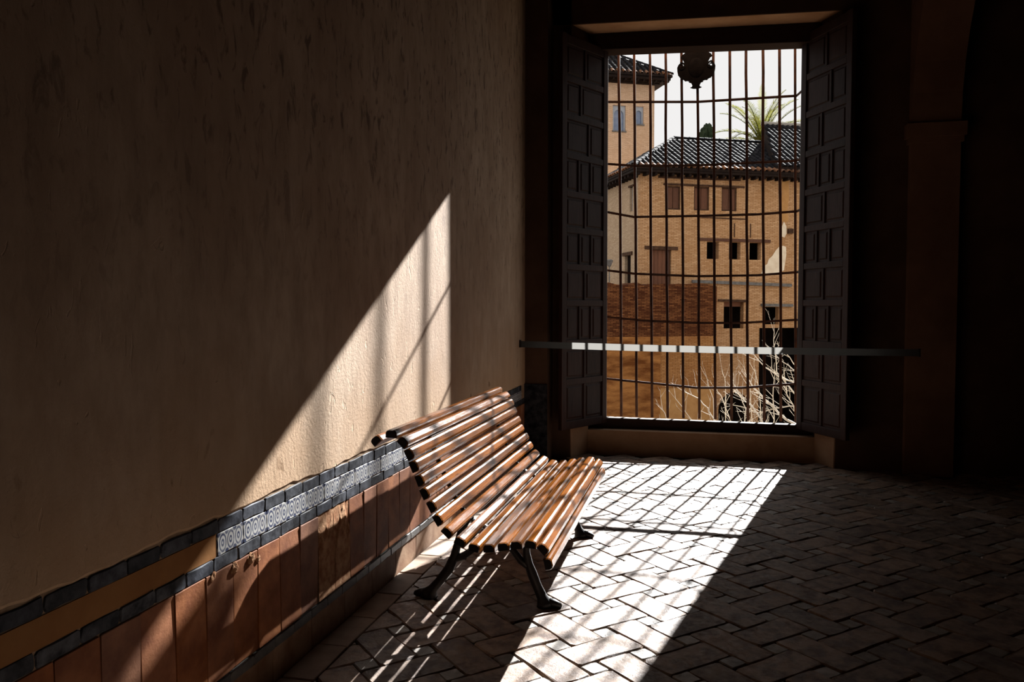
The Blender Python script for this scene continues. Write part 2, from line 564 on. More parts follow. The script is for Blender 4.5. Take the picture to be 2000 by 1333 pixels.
mb = MB(); mb.box(-.4, 7.0, YB - .3, YB, -.02, ZC)
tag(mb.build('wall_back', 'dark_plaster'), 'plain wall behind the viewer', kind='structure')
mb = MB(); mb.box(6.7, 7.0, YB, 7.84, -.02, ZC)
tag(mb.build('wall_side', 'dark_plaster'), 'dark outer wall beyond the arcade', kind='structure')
mb = MB(); mb.box(-.4, 7.0, YB - .3, 8.35, ZC, ZC + .25)
tag(mb.build('ceiling', 'ceiling'), 'dark boarded ceiling', kind='structure')

# far wall with the deep splayed window recess
ztop = lambda x, y: 4.262 - (x - .49) * .027
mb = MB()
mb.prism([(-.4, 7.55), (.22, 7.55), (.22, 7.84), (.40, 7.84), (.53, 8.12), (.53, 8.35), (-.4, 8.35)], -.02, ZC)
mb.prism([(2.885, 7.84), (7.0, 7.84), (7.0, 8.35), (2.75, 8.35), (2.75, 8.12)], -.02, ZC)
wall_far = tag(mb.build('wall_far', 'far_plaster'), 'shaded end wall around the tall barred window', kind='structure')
mb = MB()
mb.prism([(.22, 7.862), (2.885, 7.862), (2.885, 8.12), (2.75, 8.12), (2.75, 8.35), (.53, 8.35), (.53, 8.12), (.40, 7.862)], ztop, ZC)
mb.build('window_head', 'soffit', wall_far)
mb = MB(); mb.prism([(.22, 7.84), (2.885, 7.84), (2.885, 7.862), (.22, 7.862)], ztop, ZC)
mb.build('head_face', 'far_plaster', wall_far)  # front skin in the darkened plaster, painting shade over the lit soffit block
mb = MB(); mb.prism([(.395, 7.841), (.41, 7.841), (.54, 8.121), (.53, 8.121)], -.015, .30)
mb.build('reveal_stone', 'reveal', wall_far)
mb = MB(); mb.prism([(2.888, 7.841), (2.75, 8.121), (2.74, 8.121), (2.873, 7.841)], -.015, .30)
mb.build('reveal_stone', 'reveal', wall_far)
mb = MB(); mb.box(.54, 2.74, 8.12, 8.25, -.02, .238)
mb.build('parapet', 'reveal', wall_far)
mb = MB(); mb.box(-.012, .222, 7.538, 7.55, -.02, .752)
mb.build('dado_panel', 'black_tile', wall_far)

# arcade wall on the right
mb = MB()
y1, rad = 7.75, 1.66
y0 = y1 - 2 * rad
zs = 3.12
arc = [(y1 - rad + rad * math.cos(math.pi * k / 20), zs + rad * math.sin(math.pi * k / 20)) for k in range(21)]
for i in range(20):
    (ya, za), (yb, zb) = arc[i], arc[i + 1]
    mb.extrude([(yb, zb), (ya, za), (ya, ZC), (yb, ZC)], 0, 3.46, 3.86)
mb.box(3.46, 3.86, y1, 7.84, -.02, ZC)
mb.box(3.46, 3.86, YB, y0, -.02, ZC)
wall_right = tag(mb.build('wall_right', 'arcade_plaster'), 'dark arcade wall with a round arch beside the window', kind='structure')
mb = MB()
mb.box(3.42, 3.90, y1 - .035, y1 + .09, zs - .12, zs)
mb.box(3.44, 3.88, y1 - .02, y1 + .09, zs - .17, zs - .12)
mb.build('impost', 'arcade_plaster', wall_right)

# ------------------------------------------------------------------ left wall: plaster, bands, tiles
mb = MB()
rnd = random.Random(3)
ys_ = [YB + i * .05 for i in range(int((7.55 - YB) / .05) + 1)]
vs, fs = [], []
for y in ys_:
    zb = .752 + .006 * math.sin(y * 9) + rnd.uniform(-.004, .007)
    row = [(0.0, y, ZC), (0.0, y, 1.4), (0.0, y, zb + .012), (-.006, y, zb), (-.0125, y, zb)]
    vs += row
k = 5
for i in range(len(ys_) - 1):
    for j in range(k - 1):
        fs.append((i * k + j, (i + 1) * k + j, (i + 1) * k + j + 1, i * k + j + 1))
mb.add(vs, fs)
o = mb.build('plaster_coat', 'plaster', wall_left)

mb = MB(); mb.box(-.0125, -.002, YB, 2.455, .619, .701)
mb.build('ochre_band', 'ochre', wall_left)


def wall_tiles(name, mat, y_start, pitch, z0, z1, ya, yb, xface, variants, gap=.006, dep=.012, jit=.003, bev=.003, skip=(), rx=.0):
    """tiles on the left wall, each its own object; local y along wall, local z up"""
    meshes = []
    for s in range(variants):
        me = piece(mat, pitch - gap, (z1 - z0) - gap, dep, jit, bev, seed=hash((name, s)) % 1000 if False else s * 7 + len(name), rough=.0006)
        # piece lies in x/y with its face up: turn to face +x, width along y, height along z
        me.transform(Matrix(((0, 0, 1, 0), (1, 0, 0, 0), (0, 1, 0, 0), (0, 0, 0, 1))))
        meshes.append(me)
    rn = random.Random(len(name) + int(z0 * 1000))
    n = 0
    i = math.floor((ya - y_start) / pitch)
    while True:
        c = y_start + (i + .5) * pitch
        i += 1
        if c + pitch / 2 > yb:
            break
        if c - pitch / 2 < ya - 1e-4 or any(a <= c <= b for a, b in skip):
            continue
        o = put(name, meshes[rn.randrange(variants)], wall_left, (xface + rn.uniform(-rx, rx), c, (z0 + z1) / 2),
                (rn.uniform(-.012, .012), rn.uniform(-.02, .02), rn.uniform(-.012, .012)))
        n += 1
    return n


wall_tiles('border_tile', 'black_tile', 1.701, .1538, .703, .7515, .9, 7.53, .001, 6, jit=.005, bev=.004, rx=.0015)
wall_tiles('border_tile', 'black_tile', 1.669, .1538, .570, .618, .9, 7.53, .001, 6, jit=.005, bev=.004, rx=.0015)
wall_tiles('ring_tile', 'ring_tile', 2.4625, .1643, .620, .7015, 2.45, 7.53, .0005, 4, gap=.005, jit=.003, bev=.002, rx=.001)
wall_tiles('terracotta_tile', 'terracotta', 2.059, .1653, .178, .569, .9, 7.53, .002, 6, gap=.004, jit=.002, bev=.002,
           skip=((3.21, 3.56),), rx=.0015)
wall_tiles('ledge_tile', 'ledge_tile', 1.75, .1538, .137, .1765, .9, 7.53, .010, 5, gap=.004, dep=.02, jit=.003, bev=.003, rx=.001)
wall_tiles('skirting_tile', 'skirting', 1.83, .33, -.02, .1355, .9, 7.53, .003, 4, gap=.004, jit=.002, bev=.003, rx=.001)

# two crumbling terracotta tiles (glaze and edges broken away)
for ti, (c, sd) in enumerate(((3.298, 5), (3.463, 9))):
    w, z0, z1 = .160, .180, .567
    nx, nzz = 14, 32
    vs, fs = [], []
    for iz in range(nzz + 1):
        for iy in range(nx + 1):
            y = c - w / 2 + w * iy / nx
            z = z0 + (z1 - z0) * iz / nzz
            e = noise.noise(Vector((y * 24, z * 7, sd))) * .7 + noise.noise(Vector((y * 60, z * 26, sd + 3))) * .45
            damage = max(0.0, min(1.0, ((z - .43) / .11 + e * 1.5) * 2.2))
            x = .004 - damage * (.0075 + .003 * e)
            vs.append((max(x, -.0042), y, z))
    for iz in range(nzz):
        for iy in range(nx):
            a = iz * (nx + 1) + iy
            fs.append((a, a + 1, a + nx + 2, a + nx + 1))
    mb = MB(); mb.add(vs, fs)
    o = mb.build('broken_tile', 'broken_clay', wall_left)
    o['label'] = 'crumbling terracotta tile with its face broken away'
    sol = o.modifiers.new('solid', 'SOLIDIFY'); sol.thickness = .004; sol.offset = -1

# lumps of old mortar where tiles have broken
for (y, z, r) in ((2.43, .560, .016), (2.56, .545, .02), (2.67, .548, .022), (2.72, .530, .014)):
    bm = bmesh.new()
    bmesh.ops.create_icosphere(bm, subdivisions=3, radius=r)
    for v in bm.verts:
        v.co *= 1 + .55 * noise.noise(v.co * 70 + Vector((y * 9, 0, 0)))
        v.co.x *= .45
    me = bpy.data.meshes.new('mortar_lump'); bm.to_mesh(me); bm.free(); me.materials.append(MAT['broken_clay'])
    put('mortar_lump', me, wall_left, (.002, y, z))

# ------------------------------------------------------------------ floor pieces
# diagonal weave: bricks alternate in two directions, one small square tile in every corner between them
D = .265
S2 = math.sqrt(.5)
bricks = [piece('floor_brick', .349, .157, .03, .011, .007, 100 + s, .0018) for s in range(14)]
squares = [piece('floor_square', .082, .082, .03, .004, .004, 200 + s, .001) for s in range(6)]
slabs = [piece('slab', .135, .32, .03, .003, .004, 300 + s, .001) for s in range(4)]
rnd = random.Random(11)
P0_, Q0_ = 4.36, 1.553
rest_b = []
rest_s = []
cand_b, cand_s = [], []
for i in range(-40, 40):
    for j in range(-40, 40):
        p, q = P0_ + i * D, Q0_ + j * D
        x, y = (p - q) * S2, (p + q) * S2
        if -.02 < x < 6.75 and YB < y < 8.13:
            cand_b.append((x, y, (i + j) % 2))
        p, q = p + D / 2, q + D / 2
        x, y = (p - q) * S2, (p + q) * S2
        if .10 < x < 6.75 and YB < y < 8.13:
            cand_s.append((x, y))


def outside(x, y, m):
    # keeps pieces out of the walls
    if x > .39 and x < 2.9 and y > 8.11 - m:
        return True
    if (x < .36 or x > 2.86) and y > 7.84 - m:
        return True
    if x < .24 + m and y > 7.55 - m:
        return True
    if 3.46 - m < x < 3.86 + m and (y > 7.75 - m or y < 4.43 + m):
        return True
    return False


def visible(x, y):
    return y > 2.95 and x < 1.645 + (y + .4) * .36


KERB = .155


def cut_piece(me, loc, rot):
    """copy of a floor piece trimmed along the kerb line"""
    bm = bmesh.new()
    bm.from_mesh(me)
    bm.transform(Matrix.Translation(loc) @ Matrix.Rotation(rot[2], 4, 'Z'))
    r = bmesh.ops.bisect_plane(bm, geom=bm.verts[:] + bm.edges[:] + bm.faces[:], plane_co=(KERB, 0, 0), plane_no=(1, 0, 0), clear_inner=True)
    ed = [e for e in r['geom_cut'] if isinstance(e, bmesh.types.BMEdge)]
    if ed:
        bmesh.ops.holes_fill(bm, edges=ed)
    if len(bm.faces) == 0 or max(v.co.x for v in bm.verts) < KERB + .012:
        bm.free()
        return None
    out = bpy.data.meshes.new('cut_piece')
    bm.to_mesh(out)
    bm.free()
    out.materials.append(me.materials[0])
    return out


nb = ns = 0
cand_b.sort(key=lambda t: t[1])
cand_s.sort(key=lambda t: t[1])
for x, y, k in cand_b:
    if outside(x, y, .06):
        continue
    z = rnd.uniform(-.003, .002)
    rot = (rnd.uniform(-.006, .006), rnd.uniform(-.006, .006), R(45 if k == 0 else -45) + rnd.uniform(-.012, .012))
    me = bricks[rnd.randrange(14)]
    sc = (1, 1, 1)
    if x < KERB + .19:
        me = cut_piece(me, (x, y, z), rot) if y > 1.0 else None
        if me:
            put('brick', me, floor)
            nb += 1
    elif visible(x, y) and nb < 298:
        put('brick', me, floor, (x, y, z), rot, sc)
        nb += 1
    else:
        rest_b.append((x, y, z, rot, sc))
for x, y in cand_s:
    if outside(x, y, .05):
        continue
    z = rnd.uniform(-.004, .001)
    rot = (rnd.uniform(-.01, .01), rnd.uniform(-.01, .01), R(45) + rnd.uniform(-.05, .05))
    me = squares[rnd.randrange(6)]
    if x < KERB + .065:
        me = cut_piece(me, (x, y, z), rot) if y > 1.0 else None
        if me:
            put('small_tile', me, floor)
            ns += 1
    elif visible(x, y) and ns < 298:
        put('small_tile', me, floor, (x, y, z), rot)
        ns += 1
    else:
        rest_s.append((x, y, z, rot, (1, 1, 1)))
for name, rest, meshes, mat in (('outlying_bricks', rest_b, bricks, 'floor_brick'), ('outlying_small_tiles', rest_s, squares, 'floor_square')):
    mb = MB()
    for x, y, z, rot, sc in rest:
        me = meshes[rnd.randrange(len(meshes))]
        cz, sz = math.cos(rot[2]), math.sin(rot[2])
        mb.add([(x + (v.co.x * cz * sc[0] - v.co.y * sz), y + (v.co.x * sz * sc[0] + v.co.y * cz), z + v.co.z) for v in me.vertices],
               [tuple(p.vertices) for p in me.polygons])
    o = mb.build(name, mat, floor)
    o['kind'] = 'stuff'
y = .9
while y < 7.5:
    put('kerb_slab', slabs[rnd.randrange(4)], floor, (.078, y + .165, rnd.uniform(-.001, .002)), (0, 0, rnd.uniform(-.006, .006)))
    y += .328

# ------------------------------------------------------------------ window: frame, sill, shutters, grille
win = tag(empty('window_1', (1.645, 8.25, 0)), 'tall window opening with dark wooden frame at the end of the room', kind='structure')


def wchild(mb, name, mat, bevel=0):
    o = mb.build(name, mat, win, bevel=bevel)
    o.matrix_parent_inverse = Matrix.Translation((-1.645, -8.25, 0))
    return o


mb = MB(); mb.box(.53, .680, 8.28, 8.345, .335, 4.25); wchild(mb, 'jamb', 'frame_wood', .006)
mb = MB(); mb.box(2.595, 2.75, 8.28, 8.345, .335, 4.2); wchild(mb, 'jamb', 'frame_wood', .006)
mb = MB(); mb.extrude([(.53, 4.098), (2.75, 4.018), (2.75, 4.195), (.53, 4.255)], 1, 8.13, 8.345); wchild(mb, 'head_beam', 'frame_wood', .006)
mb = MB(); mb.extrude([(.535, .20), (2.745, .18), (2.745, .334), (.535, .350)], 1, 8.255, 8.345); wchild(mb, 'sill_beam', 'frame_wood', .006)
mb = MB(); mb.extrude([(.50, .20), (2.80, .18), (2.80, .302), (.50, .322)], 1, 8.40, 8.56); wchild(mb, 'outer_sill', 'sill_stone', .006)

ZR = [4.07, 3.697, 3.339, 2.966, 2.597, 2.249, 1.891, 1.538, 1.133, .765, .335]
ROWS = [(.5,), (.62,), (.40,), (.34, .67), (.5,), (.32, .64), (.5,), (.32, .64), (.5,), (.5,)]


def shutter(name, hinge, tip, label):
    hx, hy = hinge
    tx, ty = tip
    ang = math.atan2(ty - hy, tx - hx)
    W = math.hypot(tx - hx, ty - hy)
    e = tag(empty(name, (hx, hy, .30), ang), label, 'shutter', 'open window shutters')
    t = .022
    st = .075

    def part(nm, x0, x1, z0, z1, th):
        mb = MB()
        mb.box(x0, x1, -th, th, z0 - .30, z1 - .30)
        return mb.build(nm, 'shutter', e, bevel=.005)
    part('stile', 0, st, .30, 4.12, t)
    part('stile', W - st, W, .30, 4.12, t)
    rh = .03
    for i, z in enumerate(ZR):
        h = rh * (1.5 if i in (0, 8, 10) else 1)
        part('rail', st, W - st, max(z - h, .30), min(z + h, 4.12), t - .002)
    for i, divs in enumerate(ROWS):
        za = ZR[i] - rh * (1.5 if i in (0, 8) else 1)
        zb = ZR[i + 1] + rh * (1.5 if i + 1 in (8, 10) else 1)
        xs = [st] + [st + d * (W - 2 * st) for d in divs] + [W - st]
        for d in xs[1:-1]:
            part('muntin', d - .014, d + .014, zb, za, t - .004)
        for a, b in zip(xs[:-1], xs[1:]):
            a += .014 if a > st else 0
            b -= .014 if b < W - st else 0
            # raised field panel
            mb = MB()
            th, tf, ins = .006, .013, .022
            for sgn in (1, -1):
                vs = [(a, 0, zb - .3), (b, 0, zb - .3), (b, 0, za - .3), (a, 0, za - .3),
                      (a, sgn * th, zb - .3), (b, sgn * th, zb - .3), (b, sgn * th, za - .3), (a, sgn * th, za - .3),
                      (a + ins, sgn * th, zb - .3 + ins), (b - ins, sgn * th, zb - .3 + ins), (b - ins, sgn * th, za - .3 - ins), (a + ins, sgn * th, za - .3 - ins),
                      (a + ins + .012, sgn * tf, zb - .288 + ins), (b - ins - .012, sgn * tf, zb - .288 + ins), (b - ins - .012, sgn * tf, za - .312 - ins), (a + ins + .012, sgn * tf, za - .312 - ins)]
                fs = []
                for lo, hi in ((0, 4), (4, 8), (8, 12)):
                    for k in range(4):
                        fs.append((lo + k, lo + (k + 1) % 4, hi + (k + 1) % 4, hi + k))
                fs.append((12, 13, 14, 15))
                mb.add(vs, fs)
            mb.build('panel', 'shutter', e)
    return e


shutter('window_shutter', (.700, 8.250), (.338, 7.590), 'dark panelled wooden shutter standing open on the bench side of the window')
shutter('window_shutter', (2.605, 8.245), (2.948, 7.590), 'dark panelled wooden shutter standing open on the arcade side of the window')

# projecting iron grille outside the window
YG = 8.75
gr = tag(empty('window_grille', (1.645, YG, .30)), 'rusty iron grille of upright bars outside the tall window', 'grille')


def gpart(mb, name, mat='grille_iron', smooth=False):
    o = mb.build(name, mat, gr, smooth)
    o.matrix_parent_inverse = Matrix.Translation((-1.645, -YG, -.30))
    return o


rb = random.Random(5)
for i in range(11):
    xt = .771 + .1648 * i
    xb = .822 + .1669 * i
    pts = []
    for k in range(9):
        t_ = k / 8
        z = .30 + (4.45 - .30) * t_
        x = xb + (xt - xb) * t_ + (rb.uniform(-.004, .004) if 0 < k < 8 else 0)
        pts.append((x, YG, z))
    mb = MB(); mb.tube(pts, .0160, 6)
    gpart(mb, 'upright_bar', smooth=True)
for x0_, x1_ in ((.648, .631), (2.637, 2.572)):
    mb = MB(); mb.tube([(x0_, YG, .30), (x1_, YG, 4.45)], .014, 6)
    gpart(mb, 'corner_bar')
    mb = MB(); mb.tube([(x0_ * .6 + (.58 if x0_ < 1 else 2.73) * .4, 8.52, .30), (x0_ * .6 + (.58 if x0_ < 1 else 2.73) * .4, 8.52, 4.45)], .012, 6)
    if x0_ < 1:
        gpart(mb, 'side_bar')
HB = [[(.633, 3.726), (1.597, 3.670), (2.598, 3.674)],
      [(.637, 3.059), (.952, 3.025), (1.604, 3.004), (2.608, 3.011)],
      [(.639, 2.539), (.944, 2.475), (1.609, 2.469), (2.23, 2.469), (2.616, 2.490)],
      [(.642, 1.903), (.959, 1.861), (1.615, 1.828), (2.238, 1.833), (2.625, 1.861)],
      [(.645, 1.393), (1.073, 1.350), (1.62, 1.330), (2.089, 1.332), (2.632, 1.367)],
      [(.648, .711), (1.078, .676), (1.627, .632), (2.097, .643), (2.641, .699)]]
for row in HB:
    mb = MB()
    mb.tube([(row[0][0] - .01, 8.40, row[0][1])] + [(x, YG, z) for x, z in row] + [(row[-1][0] + .06, 8.40, row[-1][1])], .0135, 6)
    gpart(mb, 'cross_bar')
mb = MB(); mb.box(.60, 2.66, YG - .015, YG + .015, 4.43, 4.46); gpart(mb, 'top_bar')
mb = MB(); mb.extrude([(.60, .262), (2.70, .244), (2.70, .270), (.60, .288)], 1, YG - .02, YG + .02); gpart(mb, 'bottom_bar')

# scrolled iron ornament hung on the grille
orn = tag(empty('scroll_ornament', (1.588, 8.715, 3.80)), 'black iron scrolled cartouche at the top of the window grille', 'ornament')
half = [(0, 0), (.030, .002), (.058, .012), (.042, .018), (.036, .034), (.050, .062), (.074, .070), (.066, .078), (.090, .086), (.112, .084),
        (.128, .100), (.150, .108), (.168, .128), (.186, .150), (.194, .190), (.196, .225), (.186, .250), (.172, .268), (.150, .262), (.150, .250), (.166, .250), (.160, .228), (.138, .228),
        (.124, .250), (.126, .285), (.142, .315), (.162, .330), (.150, .352), (.130, .365), (.110, .380), (.060, .405), (.050, .47), (0, .47)]
pl = [(-x, z) for x, z in half] + [(x, z) for x, z in reversed(half[1:-1])]
mb = MB(); mb.extrude(pl, 1, -.012, .012)
mb.build('plate', 'black_iron', orn)
for s in (-1, 1):
    sp = []
    for k in range(26):
        a = k / 25 * 2 * math.pi * 1.6
        r = .040 * (1 - k / 25 * .75)
        sp.append((s * (.152 + r * math.cos(a + 1.2)), -.012, .235 + r * math.sin(a + 1.2)))
    mb = MB(); mb.tube(sp, [.010 - .005 * k / 25 for k in range(26)], 6)
    mb.build('scroll', 'black_iron', orn, True)
bm = bmesh.new(); bmesh.ops.create_uvsphere(bm, u_segments=16, v_segments=10, radius=.085)
for v in bm.verts:
    v.co.y *= .28; v.co.z *= 1.25
me = bpy.data.meshes.new('boss'); bm.to_mesh(me); bm.free(); me.materials.append(MAT['black_iron'])
put('boss', me, orn, (0, -.008, .215))

# translucent barrier belt strung across the window bay
belt = tag(empty('barrier_belt', (1.73, 7.30, 1.12)), 'white translucent barrier belt strung across in front of the window', 'belt')
vs = []
nseg = 24
for i in range(nseg + 1):
    x = .012 + 3.436 * i / nseg
    z = 1.146 - .0106 * (x - .466) - .012 * math.sin(math.pi * i / nseg)
    vs += [(x - 1.73, -.0006, z - .030 - 1.12), (x - 1.73, -.0006, z + .030 - 1.12)]
mb = MB()
mb.add(vs, [(2 * i, 2 * i + 2, 2 * i + 3, 2 * i + 1) for i in range(nseg)])
mb.build('webbing', 'belt', belt)
for x in (.006, 3.448):
    mb = MB(); mb.box(x - .006 - 1.73, x + .012 - 1.73, -.012, .012, -.02 - (.02 if x > 1 else -.02), .05 - (.02 if x > 1 else -.02))
    mb.build('wall_clip', 'iron', belt, bevel=.002)

# ------------------------------------------------------------------ slatted bench
PROF = [(0.176, 0.875), (0.25, 0.907), (0.309, 0.87), (0.341, 0.816), (0.364, 0.76), (0.392, 0.696), (0.416, 0.636), (0.45, 0.577), (0.48, 0.516),
        (0.524, 0.461), (0.586, 0.421), (0.652, 0.398), (0.721, 0.4), (0.789, 0.412), (0.848, 0.423), (0.915, 0.432), (0.975, 0.414), (0.997, 0.348)]
YS, YF = 3.46, 5.53
BX, BY = .60, 4.48
bench = tag(empty('slatted_bench', (BX, BY, 0)), 'varnished slatted park bench with black iron legs against the tiled wall', 'bench')


def bpart(mb, name, mat, smooth=False, bevel=0):
    o = mb.build(name, mat, bench, smooth, bevel)
    o.matrix_parent_inverse = Matrix.Translation((-BX, -BY, 0))
    return o


def tangent(i):
    a = Vector(PROF[max(i - 1, 0)])
    b = Vector(PROF[min(i + 1, len(PROF) - 1)])
    return (b - a).normalized()


w2, h2 = .0275, .0195
sec = [(-w2, -h2), (w2, -h2), (w2, h2 * .25), (w2 * .82, h2 * .75), (w2 * .45, h2), (-w2 * .45, h2), (-w2 * .82, h2 * .75), (-w2, h2 * .25)]
frame_pts = []
for i, (x, z) in enumerate(PROF):
    t_ = tangent(i)
    if i == 0:
        t_ = Vector((.75, .66)).normalized()
    if i == 17:
        t_ = Vector((.22, -.97)).normalized()
    nrm = Vector((-t_.y, t_.x))       # seat/back side that faces the sitter (up / forward)
    vs = []
    poly = []
    for a, b in sec:
        q = Vector((x, z)) + t_ * a + nrm * b
        poly.append((q.x, q.y))
    o = MB()
    # slight end rounding: inset end caps
    n = len(poly)
    ctr = (x, z)
    rings = []
    for yy, k in ((YS, .86), (YS + .010, 1), (YF - .010, 1), (YF, .86)):
        rings.append([(ctr[0] + (px - ctr[0]) * k - 0, yy, ctr[1] + (pz - ctr[1]) * k) for px, pz in poly])
    vs = [p for r_ in rings for p in r_]
    fs = [tuple(range(n)), tuple(3 * n + k for k in range(n))]
    for r_ in range(3):
        for k in range(n):
            fs.append((r_ * n + k, r_ * n + (k + 1) % n, (r_ + 1) * n + (k + 1) % n, (r_ + 1) * n + k))
    o.add(vs, fs)
    so = bpart(o, 'slat', 'slat')
    so.data.materials.append(MAT['slat_end'])
    for pg in so.data.polygons:
        if abs(pg.normal.y) > .5:
            pg.material_index = 1
    frame_pts.append(Vector((x, z)) - nrm * (h2 + .010))
for yl in (3.86, 5.10):
    mb = MB()
    mb.tube([(p.x, yl, p.y) for p in frame_pts], [(.020, .011)] * len(frame_pts), 8, flat=(0, 1, 0))
    bpart(mb, 'seat_support', 'iron')

    def limb(name, pts, rad):
        mb = MB()
        mb.tube([(x, yl + dy, z) for x, dy, z in pts], rad, 10)
        bpart(mb, name, 'iron', True)
    limb('leg', [(.510, 0, .425), (.470, 0, .355), (.452, 0, .29), (.436, 0, .225), (.405, 0, .155), (.352, 0, .085), (.318, 0, .045), (.300, 0, .020), (.296, 0, .002)],
         [.018, .018, .019, .023, .026, .024, .027, .042, .050])
    limb('leg', [(.835, 0, .392), (.812, 0, .335), (.812, 0, .270), (.824, 0, .210), (.843, 0, .160), (.868, 0, .100), (.892, 0, .050), (.904, 0, .022), (.908, 0, .002)],
         [.018, .018, .019, .022, .026, .024, .027, .040, .048])
    limb('arch_brace', [(.425, 0, .205), (.480, 0, .225), (.530, 0, .262), (.585, 0, .310), (.640, 0, .342), (.690, 0, .330), (.735, 0, .285), (.785, 0, .225), (.830, 0, .195)],
         [.020, .019, .017, .016, .016, .016, .017, .019, .020])
    # scrolled toes
    for x0_, x1_ in ((.280, .222), (.925, .985)):
        mb = MB()
        mb.tube([(x0_, yl, .022), ((x0_ + x1_) / 2, yl, .020), (x1_, yl, .012), (x1_ + (x1_ - x0_) * .12, yl, .008)], [.026, .022, .015, .007], 8)
        bpart(mb, 'toe', 'iron', True)
mb = MB(); mb.tube([(.640, 3.86, .335), (.640, 5.10, .335)], .009, 8)
bpart(mb, 'stretcher', 'iron', True)

# ------------------------------------------------------------------ outside: ground
mb = MB(); mb.box(-60, 70, 8.9, 130, -6.5, -6.0)
tag(mb.build('ground', 'ground'), 'earth courtyard far below the window', kind='structure')

# ------------------------------------------------------------------ brick house
HOUSE = (-1.226, 40.0)
HA = R(25.886)
house = tag(empty('brick_house', (*HOUSE, -6.0), HA), 'ochre brick house with dark tiled roof and three shuttered windows across the court', 'house')


def wall_with_holes(u0, u1, v0, v1, holes, th, fn):
    """rectangular wall with openings; fn(u, w, v) -> local xyz"""
    us = sorted({u0, u1, *[h[0] for h in holes], *[h[1] for h in holes]})
    vs_ = sorted({v0, v1, *[h[2] for h in holes], *[h[3] for h in holes]})
    mb = MB()
    for a, b in zip(us[:-1], us[1:]):
        for c, d in zip(vs_[:-1], vs_[1:]):
            mu, mv = (a + b) / 2, (c + d) / 2
            if any(h[0] < mu < h[1] and h[2] < mv < h[3] for h in holes):
                continue
            for w in (0, th):
                mb.add([fn(a, w, c), fn(b, w, c), fn(b, w, d), fn(a, w, d)], [(0, 1, 2, 3)])
    for h in list(holes) + [(u0, u1, v0, v1)]:
        a, b, c, d = h
        P = [(a, c), (b, c), (b, d), (a, d)]
        for k in range(4):
            (ua, va), (ub, vb) = P[k], P[(k + 1) % 4]
            mb.add([fn(ua, 0, va), fn(ub, 0, vb), fn(ub, th, vb), fn(ua, th, va)], [(0, 1, 2, 3)])
    return mb


def local(parent, mb, name, mat, bevel=0, smooth=False, z=6.0):
    for i, p in enumerate(mb.v):
        mb.v[i] = (p[0], p[1], p[2] + z)
    return mb.build(name, mat, parent, smooth, bevel)


Z0 = -6.0
holesA = [(1.36, 2.11, 6.36, 7.53), (2.84, 3.67, 6.36, 7.54), (4.35, 5.19, 6.36, 7.55),
          (3.57, 4.23, 3.93, 4.80), (4.79, 5.43, 3.93, 4.80), (5.93, 6.58, 3.92, 4.80),
          (.55, 1.65, 2.45, 4.36), (4.54, 5.65, .40, 1.76), (6.85, 7.65, .60, 1.50),
          (4.30, 6.10, Z0, -2.9), (6.55, 9.2, Z0, .42)]
UW = 13.0
DW = 9.0
fa = lambda u, w, v: (u, w, v)
fb = lambda u, w, v: (w, u, v)
local(house, wall_with_holes(0, UW, Z0, 8.2, holesA, .35, fa), 'front_wall', 'house_brick')
holesB = [(1.08, 1.50, 6.37, 7.60), (1.30, 2.15, 2.6, 4.15)]
local(house, wall_with_holes(.35, DW, Z0, 8.2, holesB, .35, fb), 'side_wall', 'side_brick')
mb = MB(); mb.box(0, UW, DW, DW + .3, Z0, 8.2); local(house, mb, 'rear_wall', 'side_brick')
mb = MB(); mb.box(UW - .3, UW, .35, DW, Z0, 8.2); local(house, mb, 'end_wall', 'side_brick')
for z in (-3.0, 2.2, 5.4):
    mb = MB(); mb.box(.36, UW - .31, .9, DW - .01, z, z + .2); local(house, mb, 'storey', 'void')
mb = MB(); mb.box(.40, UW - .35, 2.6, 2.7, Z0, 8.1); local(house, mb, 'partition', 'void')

# shuttered windows (upper floor)
for i, (a, b, c, d) in enumerate(holesA[:3]):
    mb = MB()
    fr = .07
    mb.box(a, a + fr, .06, .16, c, d); mb.box(b - fr, b, .06, .16, c, d)
    mb.box(a + fr, b - fr, .06, .16, d - fr, d); mb.box(a + fr, b - fr, .06, .16, c, c + fr)
    wn = local(house, mb, 'window', 'lintel')
    mid = (a + b) / 2
    for x0_, x1_ in ((a + fr, mid - .015), (mid + .015, b - fr)):
        mb = MB()
        mb.box(x0_, x1_, .09, .13, c + fr + 6, d - fr + 6)
        nb_ = 3
        mb.build('shutter_leaf', 'house_wood', wn)
# beams and lintels
for nm, mat_, (u0_, z0_, u1_, z1_), th in (
        ('timber_beam', 'lintel', (.92, 7.95, 5.37, 7.94), .055), ('timber_beam', 'lintel', (1.20, 7.60, 5.60, 7.59), .05),
        ('timber_beam', 'house_wood', (3.12, 4.91, 7.10, 4.87), .075), ('timber_beam', 'lintel', (3.12, 6.02, 5.66, 5.97), .025),
        ('door_lintel', 'lintel', (.22, 4.45, 1.98, 4.42), .085), ('stone_ledge', 'stone_ledge', (2.75, 2.79, 8.3, 2.62), .075),
        ('timber_beam', 'lintel', (4.2, 1.84, 5.9, 1.80), .06), ('stone_ledge', 'stone_ledge', (6.6, 1.60, 8.4, 1.58), .07)):
    mb = MB()
    proud = -.14 if 'ledge' in nm else -.05
    mb.extrude([(u0_, z0_ - th), (u1_, z1_ - th), (u1_, z1_ + th), (u0_, z0_ + th)], 1, proud, .05)
    local(house, mb, nm, mat_)
# door planks
dr = None
mb = MB(); mb.box(.55, 1.65, .16, .22, 2.45, 4.36); dr = local(house, mb, 'door', 'house_wood')
for k in range(5):
    mb = MB(); mb.box(.57 + k * .215, .57 + k * .215 + .20, .13, .165, 2.5 + 6, 4.33 + 6); mb.build('plank', 'house_wood', dr)
